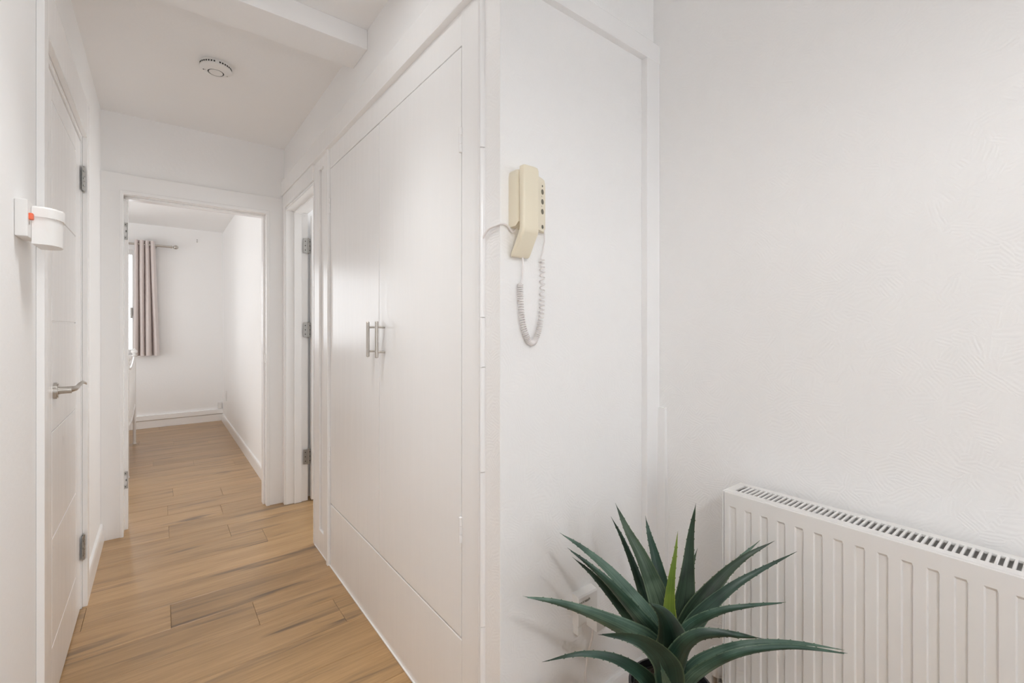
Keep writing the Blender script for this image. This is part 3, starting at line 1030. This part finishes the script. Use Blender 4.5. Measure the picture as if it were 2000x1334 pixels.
LEAVES = [
    ([(0.9009, 0.5909, 0.4441), (0.8296, 0.6211, 0.5097), (0.7473, 0.66, 0.5644), (0.6764, 0.7026, 0.5983), (0.6226, 0.7445, 0.6115)], 0.027, 0.7),
    ([(0.9362, 0.614, 0.4329), (0.9002, 0.6421, 0.517), (0.8446, 0.6982, 0.6077), (0.7994, 0.7461, 0.661), (0.7679, 0.7834, 0.6895)], 0.022, 0.65),
    ([(0.9116, 0.5952, 0.4484), (0.8514, 0.6168, 0.5316), (0.7894, 0.6525, 0.6174), (0.7492, 0.6839, 0.6651), (0.7179, 0.7083, 0.6968)], 0.021, 0.6),
    ([(0.9539, 0.6256, 0.4063), (0.9175, 0.6794, 0.4604), (0.8841, 0.7308, 0.5233), (0.8516, 0.7688, 0.575), (0.8275, 0.8003, 0.6045)], 0.019, 0.8),
    ([(0.9508, 0.6154, 0.4378), (0.951, 0.6405, 0.5227), (0.9367, 0.6771, 0.6174), (0.9141, 0.7074, 0.6884), (0.9021, 0.7294, 0.7416)], 0.032, 0.85),
    ([(0.9735, 0.6357, 0.4143), (0.9678, 0.6782, 0.4789), (0.954, 0.7143, 0.5772), (0.9364, 0.7407, 0.6508), (0.9257, 0.7618, 0.6912)], 0.018, 0.8),
    ([(0.9883, 0.6368, 0.4223), (1.0049, 0.662, 0.505), (1.0125, 0.6941, 0.5931), (1.0085, 0.7099, 0.6482), (1.0106, 0.7209, 0.684)], 0.023, 0.8),
    ([(0.9457, 0.6066, 0.4689), (0.9419, 0.6096, 0.529), (0.9467, 0.6059, 0.6011), (0.9533, 0.6007, 0.6552), (0.958, 0.597, 0.7021)], 0.016, 0.6),
    ([(0.9713, 0.6121, 0.4369), (1.006, 0.6104, 0.5165), (1.0323, 0.6152, 0.5932), (1.0476, 0.616, 0.6711), (1.0567, 0.6089, 0.7416)], 0.029, 0.85),
    ([(1.0073, 0.6347, 0.4154), (1.0416, 0.6334, 0.4791), (1.0723, 0.6348, 0.5456), (1.0888, 0.6345, 0.5798), (1.0962, 0.6288, 0.609)], 0.016, 0.8),
    ([(0.9481, 0.5921, 0.4495), (0.995, 0.5682, 0.535), (1.0484, 0.5392, 0.598), (1.0933, 0.5042, 0.6465), (1.1421, 0.4661, 0.6805)], 0.023, 0.75),
    ([(0.9842, 0.6147, 0.4213), (1.0499, 0.5888, 0.5041), (1.1112, 0.5663, 0.5622), (1.1456, 0.5395, 0.6135), (1.1789, 0.5135, 0.6519)], 0.018, 0.7),
    ([(0.939, 0.5865, 0.4495), (0.9837, 0.5517, 0.5297), (1.0348, 0.5118, 0.5886), (1.0878, 0.4705, 0.6299), (1.139, 0.4178, 0.675)], 0.019, 0.7),
    ([(0.8993, 0.5667, 0.47), (0.9094, 0.5335, 0.54), (0.9355, 0.4878, 0.5848), (0.975, 0.4443, 0.6041), (1.031, 0.4006, 0.6116)], 0.018, 0.75),
    ([(0.8634, 0.5441, 0.439), (0.8373, 0.5137, 0.5276), (0.8448, 0.4824, 0.5747), (0.8776, 0.4442, 0.5866), (0.9196, 0.3987, 0.5854)], 0.028, 0.75),
    ([(0.9011, 0.5653, 0.3623), (0.8943, 0.5073, 0.4597), (0.9277, 0.4431, 0.5245), (1.01, 0.379, 0.5391), (1.1099, 0.3137, 0.5204)], 0.021, 0.7),
    ([(0.93, 0.5809, 0.3784), (0.9503, 0.527, 0.453), (0.997, 0.4652, 0.5011), (1.0692, 0.3962, 0.5136), (1.1456, 0.3302, 0.5029)], 0.016, 0.6),
    ([(0.8975, 0.5681, 0.453), (0.8599, 0.5467, 0.5261), (0.8247, 0.5361, 0.5837), (0.7956, 0.5335, 0.6194), (0.7724, 0.5389, 0.639)], 0.035, 0.8),
    ([(0.8565, 0.5494, 0.4227), (0.8038, 0.5271, 0.5142), (0.7497, 0.5312, 0.5734), (0.7078, 0.5513, 0.5952), (0.665, 0.5719, 0.605)], 0.03, 0.75),
    ([(0.87, 0.5769, 0.3706), (0.8009, 0.5801, 0.4576), (0.7383, 0.6036, 0.5088), (0.6769, 0.6388, 0.5256), (0.6218, 0.6818, 0.511)], 0.017, 0.75),
    ([(0.8403, 0.5367, 0.4067), (0.8006, 0.517, 0.4604), (0.778, 0.5092, 0.4996), (0.7653, 0.5064, 0.5232), (0.7614, 0.5094, 0.539)], 0.015, 0.7),
]



def agave_leaf(pts, hw, face, mat, base):
    P = [Vector(p) for p in pts]
    P = [Vector(base) * 0.55 + P[0] * 0.45] + P
    bm = bmesh.new()
    lay = bm.verts.layers.float.new("across")
    NS = 30
    az = P[-1] - P[0]
    az.z = 0
    if az.length < 0.03:
        az = Vector((-0.615, -0.788, 0))
    az.normalize()
    side0 = Vector((-az.y, az.x, 0))
    S5 = (-1.0, -0.62, 0.0, 0.62, 1.0)
    rings = []
    sgn = None
    last = None
    for i in range(NS + 1):
        t = i / NS
        c = crom(P, t)
        tg = (crom(P, min(t + 0.01, 1)) - crom(P, max(t - 0.01, 0))).normalized()
        sd = (side0 - tg * side0.dot(tg)).normalized()
        vs_ = tg.cross(Vector((-0.58, -0.74, 0.34))).normalized()
        if vs_.dot(last or sd) < 0:
            vs_ = -vs_
        if last and sd.dot(last) < 0:
            sd = -sd
        sd = (sd * (1 - face) + vs_ * face)
        sd = (sd - tg * sd.dot(tg)).normalized()
        last = sd
        nm = sd.cross(tg)
        inw = Vector((PC[0] - c.x, PC[1] - c.y, 0)) + Vector((0, 0, 0.12))
        if sgn is None:
            sgn = 1 if sum(1 for _ in (0,) if nm.dot(inw) >= 0) else -1
        nm = nm * sgn
        if t < 0.36:
            f = 0.62 + 0.38 * math.sin(t / 0.36 * math.pi / 2)
        else:
            u = (t - 0.36) / 0.64
            f = (1 - u) * (1 - 0.18 * math.sin(u * math.pi)) + 0.012
        w = hw * f
        gut = w * (0.34 - 0.14 * t)
        th = 0.0035 * (1 - 0.6 * t) + 0.0012
        top = []
        bot = []
        for s in S5:
            q = c + sd * (w * s) + nm * (gut * s * s)
            v = bm.verts.new(q)
            v[lay] = s
            top.append(v)
        for s in S5[1:-1]:
            q = c + sd * (w * s) + nm * (gut * s * s - th * (1 - s * s) - 0.0006)
            v = bm.verts.new(q)
            v[lay] = s * 0.8
            bot.append(v)
        rings.append((top, bot, c, sd, nm, tg, w, gut))
    for i in range(NS):
        a, b_ = rings[i], rings[i + 1]
        la = a[0] + a[1][::-1]
        lb = b_[0] + b_[1][::-1]
        mi_ = 1 if i >= NS - 1 else 0
        for k in range(len(la)):
            f = bm.faces.new((la[k], la[(k + 1) % len(la)], lb[(k + 1) % len(lb)], lb[k]))
            f.material_index = mi_
    bm.faces.new(rings[0][0] + rings[0][1][::-1])
    bm.faces.new((rings[-1][0] + rings[-1][1][::-1])[::-1])
    # teeth along both margins
    ln = sum((rings[i + 1][2] - rings[i][2]).length for i in range(NS))
    nt_ = max(5, int(ln / 0.024))
    for sg in (-1, 1):
        for k in range(nt_):
            t = 0.14 + 0.80 * (k + random.uniform(-0.2, 0.2)) / nt_
            f = t * NS
            i = min(NS - 1, int(f))
            u = f - i
            ra_, rb = rings[i], rings[i + 1]
            c = ra_[2].lerp(rb[2], u)
            sd, nm, tg = ra_[3], ra_[4], ra_[5]
            w = ra_[6] * (1 - u) + rb[6] * u
            gut = ra_[7] * (1 - u) + rb[7] * u
            e = c + sd * (w * sg * 0.97) + nm * gut * 0.95
            h = 0.0026 * (1 - 0.5 * t)
            tip = e + sd * sg * h + tg * 0.0016
            vs = [bm.verts.new(e - tg * 0.0028), bm.verts.new(e + tg * 0.0028), bm.verts.new(e - nm * 0.0016 - sd * sg * 0.001), bm.verts.new(tip)]
            for v in vs:
                v[lay] = 0.9
            for q in ((0, 1, 3), (1, 2, 3), (2, 0, 3)):
                ff = bm.faces.new([vs[z] for z in q])
                ff.material_index = 0
    # tip spine
    c, tg, w = rings[-1][2], rings[-1][5], rings[-1][6]
    n0 = len(bm.faces)
    cyl(bm, c - tg * 0.006, c + tg * 0.010, 0.0013, 6, 0.0002)
    bm.faces.ensure_lookup_table()
    for f in bm.faces[n0:]:
        f.material_index = 1
    return obj("leaf", bm, [mat, M['spine']], ag, angle=60)


for i, (pts, hw, face) in enumerate(LEAVES):
    mt = M['leaf_young'] if i == 7 else (M['leaf_olive'] if i in (4, 8, 10, 9, 3) else M['leaf'])
    lfo = agave_leaf(pts, hw, face, mt, (PC[0], PC[1], 0.432 if i in (4, 5, 6, 7, 8, 9) else 0.405))
    if i == 7:
        lfo['label'] = "young yellow-green leaf at the heart"

# ------------------------------------------------------------------ smoke alarm
sc_ = (0.205, 2.492, CZ)
sa = thing("smoke_alarm", sc_, "round white smoke alarm on the hall ceiling", "smoke alarm")
bm = bmesh.new()
lathe(bm, [(0, 0), (0.058, 0), (0.058, -0.008), (0.050, -0.010), (0, -0.010)], sc_, 48)
obj("mounting_plate", bm, M['plastic'], sa)
bm = bmesh.new()
lathe(bm, [(0.050, -0.009), (0.0615, -0.010), (0.0625, -0.0115), (0.0625, -0.021), (0.0640, -0.0225), (0.0635, -0.027), (0.055, -0.034), (0.040, -0.039), (0.0325, -0.040), (0.0325, -0.036), (0, -0.036)], sc_, 56)
body = obj("alarm_body", bm, M['plastic'], sa)
ring = None
for k in range(36):
    if k % 9 == 0:
        continue
    a = 2 * math.pi * k / 36
    bm = bmesh.new()
    mt = Matrix.Translation((sc_[0], sc_[1], sc_[2] - 0.0165)) @ Matrix.Rotation(a, 4, 'Z')
    bmesh.ops.create_cube(bm, size=1, matrix=mt @ Matrix.Translation((0.0620, 0, 0)) @ Matrix.Diagonal((0.003, 0.0062, 0.0065, 1)))
    obj("vent_slot", bm, M['dark'], body, smooth=False)
bm = bmesh.new()
lathe(bm, [(0.032, -0.035), (0.0315, -0.0385), (0.027, -0.0385), (0.027, -0.035)], sc_, 40)
obj("button_gap", bm, M['dark'], sa)
bm = bmesh.new()
lathe(bm, [(0, -0.035), (0.0275, -0.035), (0.0275, -0.040), (0.024, -0.0425), (0, -0.043)], sc_, 40)
obj("test_button", bm, M['plastic'], sa)
for dx, dy in ((-0.047, 0.004), (-0.040, -0.001)):
    bm = bmesh.new()
    ball(bm, (sc_[0] + dx, sc_[1] + dy, sc_[2] - 0.0375), 0.0026, (1.3, 0.8, 0.7))
    obj("indicator", bm, M['dark'], sa)
bm = bmesh.new()
box(bm, sc_[0] + 0.034, sc_[0] + 0.048, sc_[1] + 0.010, sc_[1] + 0.0115, sc_[2] - 0.0385, sc_[2] - 0.034)
obj("sounder_slot", bm, M['fin'], sa)

# ------------------------------------------------------------------ switched socket with plug-in unit on the left wall
sw = thing("switched_socket", (XL, 1.54, 1.40), "square white surface socket with an orange rocker on the wall by the door", "socket")
obj("pattress", B((XL, XL + 0.022, 1.497, 1.583, 1.399, 1.485), bev=0.003), M['plastic'], sw)
obj("rocker", B((XL + 0.020, XL + 0.029, 1.503, 1.518, 1.440, 1.455), bev=0.002), M['orange'], sw)
bm = bmesh.new()
cyl(bm, (XL + 0.022, 1.509, 1.432), (XL + 0.0235, 1.509, 1.432), 0.003, 10)
obj("screw", bm, M['steel'], sw)
pu = thing("plug_in_unit", (XL + 0.023, 1.59, 1.39), "rounded white plug-in unit fitted on the switched socket beside the door", "plug-in unit")


def dplan(x0, y0, y1, d, n=12):
    pts = [(x0, y0), (x0, y1)]
    for i in range(1, n):
        a = math.pi * i / n
        pts.append((x0 + d * math.sin(a) ** 0.55, (y0 + y1) / 2 + (y1 - y0) / 2 * math.cos(a)))
    return pts


bm = bmesh.new()
prism(bm, dplan(XL + 0.0225, 1.530, 1.640, 0.046), 'z', 1.388, 1.452)
obj("unit_body", bm, M['plastic'], pu, angle=40)
bm = bmesh.new()
prism(bm, dplan(XL + 0.0225, 1.528, 1.642, 0.049), 'z', 1.452, 1.478)
es = [e for e in bm.edges if all(v.co.z > 1.477 for v in e.verts)]
bmesh.ops.bevel(bm, geom=es, offset=0.006, segments=3, affect='EDGES', profile=0.5)
obj("unit_lid", bm, M['plastic'], pu, angle=40)

# ------------------------------------------------------------------ bedroom: curtain, pole, bed, sockets
po = thing("curtain_pole", (-0.8, YB - 0.085, 2.16), "slim brushed metal curtain pole with a ball finial above the bedroom window", "curtain pole")
bm = bmesh.new()
cyl(bm, (-2.05, YB - 0.085, 2.158), (0.105, YB - 0.085, 2.158), 0.0125, 20)
obj("pole", bm, M['nickel'], po)
for xe, sg in ((0.105, 1), (-2.05, -1)):
    bm = bmesh.new()
    cyl(bm, (xe, YB - 0.085, 2.158), (xe + sg * 0.012, YB - 0.085, 2.158), 0.016, 16)
    cyl(bm, (xe + sg * 0.010, YB - 0.085, 2.158), (xe + sg * 0.024, YB - 0.085, 2.158), 0.007, 12)
    ball(bm, (xe + sg * 0.048, YB - 0.085, 2.158), 0.027, (1, 0.9, 0.9), 20)
    obj("finial", bm, M['nickel'], po)
for xx in (-0.05, -1.99):
    bm = bmesh.new()
    cyl(bm, (xx, YB - 0.085, 2.158), (xx, YB, 2.158), 0.008, 12)
    cyl(bm, (xx, YB - 0.006, 2.158), (xx, YB, 2.158), 0.026, 20)
    cyl(bm, (xx - 0.01, YB - 0.085, 2.158), (xx + 0.01, YB - 0.085, 2.158), 0.0155, 18)
    obj("pole_bracket", bm, M['nickel'], po)

cu2 = thing("eyelet_curtain", (-0.11, YB - 0.085, 0.86), "taupe eyelet curtain drawn to the side of the bedroom window", "curtain")
bm = bmesh.new()
NXc, NZc = 96, 26
gridc = []
for j in range(NZc + 1):
    tz = j / NZc
    z = 2.205 - tz * (2.205 - 0.862)
    line = []
    for i in range(NXc + 1):
        s = i / NXc
        w0 = 0.178 + 0.050 * tz
        x = -0.222 - 0.012 * tz + w0 * s + 0.006 * tz * math.sin(9 * s)
        amp = 0.046 + 0.010 * tz
        ph_ = 2 * math.pi * 3.6 * s - 0.9
        yv = YB - 0.085 - amp * math.cos(ph_) + 0.008 * math.sin(5 * tz + 12 * s)
        x += 0.0095 * math.sin(ph_)
        line.append(bm.verts.new((x, yv, z)))
    gridc.append(line)
for a, b_ in zip(gridc, gridc[1:]):
    for i in range(NXc):
        bm.faces.new((a[i], a[i + 1], b_[i + 1], b_[i]))
g = bmesh.ops.solidify(bm, geom=list(bm.faces), thickness=0.003)
obj("curtain_panel", bm, M['curtain'], cu2, angle=80)
for k in range(7):
    s = (k * math.pi + math.pi / 2 + 0.9 - math.pi) / (2 * math.pi * 3.6)
    if 0 <= s <= 1:
        bm = bmesh.new()
        x = -0.222 + 0.178 * s
        tube(bm, [(x, YB - 0.085 + 0.024 * math.cos(a), 2.158 + 0.024 * math.sin(a)) for a in [2 * math.pi * q / 20 for q in range(21)]], 0.004, 8)
        obj("eyelet", bm, M['nickel'], cu2)

# bed: white metal frame reaching away to the side, only its foot end in sight
bd = thing("metal_bed", (-1.2, 5.4, 0), "white metal bed whose foot post shows past the door frame", "bed")
XF_ = -0.205


def post(y, x=XF_, h=0.90):
    bm = bmesh.new()
    cyl(bm, (x, y, 0.008), (x, y, h), 0.0125, 16)
    cyl(bm, (x, y, 0.0), (x, y, 0.014), 0.017, 16, 0.0145)
    p = obj("bed_post", bm, M['enamel'], bd)
    bm = bmesh.new()
    lathe(bm, [(0.0125, 0), (0.022, 0.006), (0.024, 0.012), (0.014, 0.020), (0.017, 0.028), (0.027, 0.044), (0.026, 0.056), (0.012, 0.068), (0.010, 0.074), (0.006, 0.080), (0, 0.082)], (x, y, h - 0.004), 20)
    obj("finial", bm, M['enamel'], p)
    return p


post(6.03)
post(4.70)
post(6.03, -2.25, 1.1)
post(4.70, -2.25, 1.1)
bm = bmesh.new()
tube(bm, [(XF_, 6.03 - 1.33 * k / 24, 0.885 - 0.06 * math.sin(math.pi * k / 24)) for k in range(25)], 0.010, 12)
obj("foot_rail", bm, M['enamel'], bd)
bm = bmesh.new()
tube(bm, [(XF_, 6.03 - 1.33 * k / 24, 0.405 - 0.05 * math.sin(math.pi * k / 24)) for k in range(25)], 0.010, 12)
obj("foot_rail", bm, M['enamel'], bd)
for k in range(1, 9):
    y = 6.03 - 1.33 * k / 9
    bm = bmesh.new()
    dz = math.sin(math.pi * k / 9)
    cyl(bm, (XF_, y, 0.405 - 0.05 * dz), (XF_, y, 0.885 - 0.06 * dz), 0.005, 10)
    obj("foot_bar", bm, M['enamel'], bd)
for y in (6.03, 4.70):
    obj("side_rail", B((-2.25, XF_, y - 0.012, y + 0.012, 0.30, 0.35), bev=0.004), M['enamel'], bd)
obj("mattress", B((-2.2, XF_ - 0.05, 4.74, 5.99, 0.33, 0.55), bev=0.05, seg=4), M['mattress'], bd)

for nm_, lab, bx_ in (("wall_socket", "small white socket plate on the bedroom side wall near the corner", (XB1 - 0.008, XB1, 6.42, 6.50, 0.30, 0.42)),
                      ("junction_box", "tiny white junction box above the skirting in the bedroom corner", (XB1 - 0.055, XB1 - 0.015, YB - 0.022, YB, 0.155, 0.235))):
    t = thing(nm_, ((bx_[0] + bx_[1]) / 2, (bx_[2] + bx_[3]) / 2, bx_[4]), lab, "socket" if nm_ == "wall_socket" else "junction box")
    obj("face_plate", B(bx_, bev=0.003), M['plastic'], t)
    if nm_ == "wall_socket":
        obj("socket_insert", B((bx_[0] - 0.003, bx_[0] + 0.001, bx_[2] + 0.02, bx_[3] - 0.02, bx_[4] + 0.03, bx_[5] - 0.03), bev=0.001), M['plastic'], t)
    else:
        obj("box_lid", B((bx_[0] + 0.004, bx_[1] - 0.004, bx_[2] - 0.003, bx_[2] + 0.001, bx_[4] + 0.006, bx_[5] - 0.006), bev=0.001), M['plastic'], t)
hk = thing("wall_fixing", (0.368, YB, 2.27), "two tiny grey screw heads left in the far bedroom wall", "fixing")
for z in (2.285, 2.262):
    bm = bmesh.new()
    cyl(bm, (0.368, YB - 0.006, z), (0.368, YB + 0.001, z), 0.007, 12)
    obj("screw_head", bm, M['fin'], hk)

# added fill lights out of frame, dressed as lamps: a shallow shade near the photographer, a flush opal disc over the corridor
LX, LY = 0.06, -0.70
lp = thing("added_pendant", (LX, LY, CZ), "added fill light under an opaque white dome shade", "lamp")
bm = bmesh.new()
lathe(bm, [(0.208, -0.510), (0.210, -0.510), (0.150, -0.40), (0.015, -0.36), (0.015, -0.362), (0.148, -0.404), (0.208, -0.510)], (LX, LY, CZ), 40)
obj("fill_shade", bm, M['plastic'], lp)  # rim shaped to keep the added light off the upper walls
bm = bmesh.new()
cyl(bm, (LX, LY, CZ - 0.40), (LX, LY, CZ - 0.02), 0.006, 12)
cyl(bm, (LX, LY, CZ - 0.02), (LX, LY, CZ), 0.05, 24)
box(bm, LX - 0.065, LX + 0.065, LY - 0.002, LY + 0.002, CZ - 0.375, CZ - 0.36)
obj("fill_holder", bm, M['plastic'], lp)
ld = bpy.data.lights.new("fill_bulb", 'POINT')
ld.energy = 19
ld.shadow_soft_size = 0.04
ld.color = (0.985, 0.992, 1.0)
lo_ = bpy.data.objects.new("fill_bulb", ld)
COL.objects.link(lo_)
lo_.location = (LX, LY, CZ - 0.487)  # point light added behind the camera to brighten the hall walls
fl = thing("added_flush_fill", (0.2, 1.3, CZ), "round flush fill light added over the corridor", "lamp")
bm = bmesh.new()
lathe(bm, [(0, 0), (0.15, 0), (0.152, -0.03), (0.14, -0.034), (0, -0.034)], (0.2, 1.3, CZ), 40)
obj("fill_base", bm, M['plastic'], fl)
ld = bpy.data.lights.new("fill_disc", 'AREA')
ld.shape = 'DISK'
ld.size = 0.28
ld.color = (0.97, 0.99, 1.0)
ld.energy = 2.4  # added fill, aimed down at the corridor floor and low walls
ld.spread = math.radians(75)
lo_ = bpy.data.objects.new("fill_disc", ld)
COL.objects.link(lo_)
lo_.location = (0.2, 1.3, CZ - 0.04)
lg = bpy.data.lights.new("fill_glow", 'AREA')
lg.shape = 'DISK'
lg.size = 0.28
lg.energy = 1.4  # second added fill, wide, for the upper corridor
lg.color = (0.97, 0.99, 1.0)
lo_ = bpy.data.objects.new("fill_glow", lg)
COL.objects.link(lo_)
lo_.location = (0.2, 1.3, CZ - 0.041)
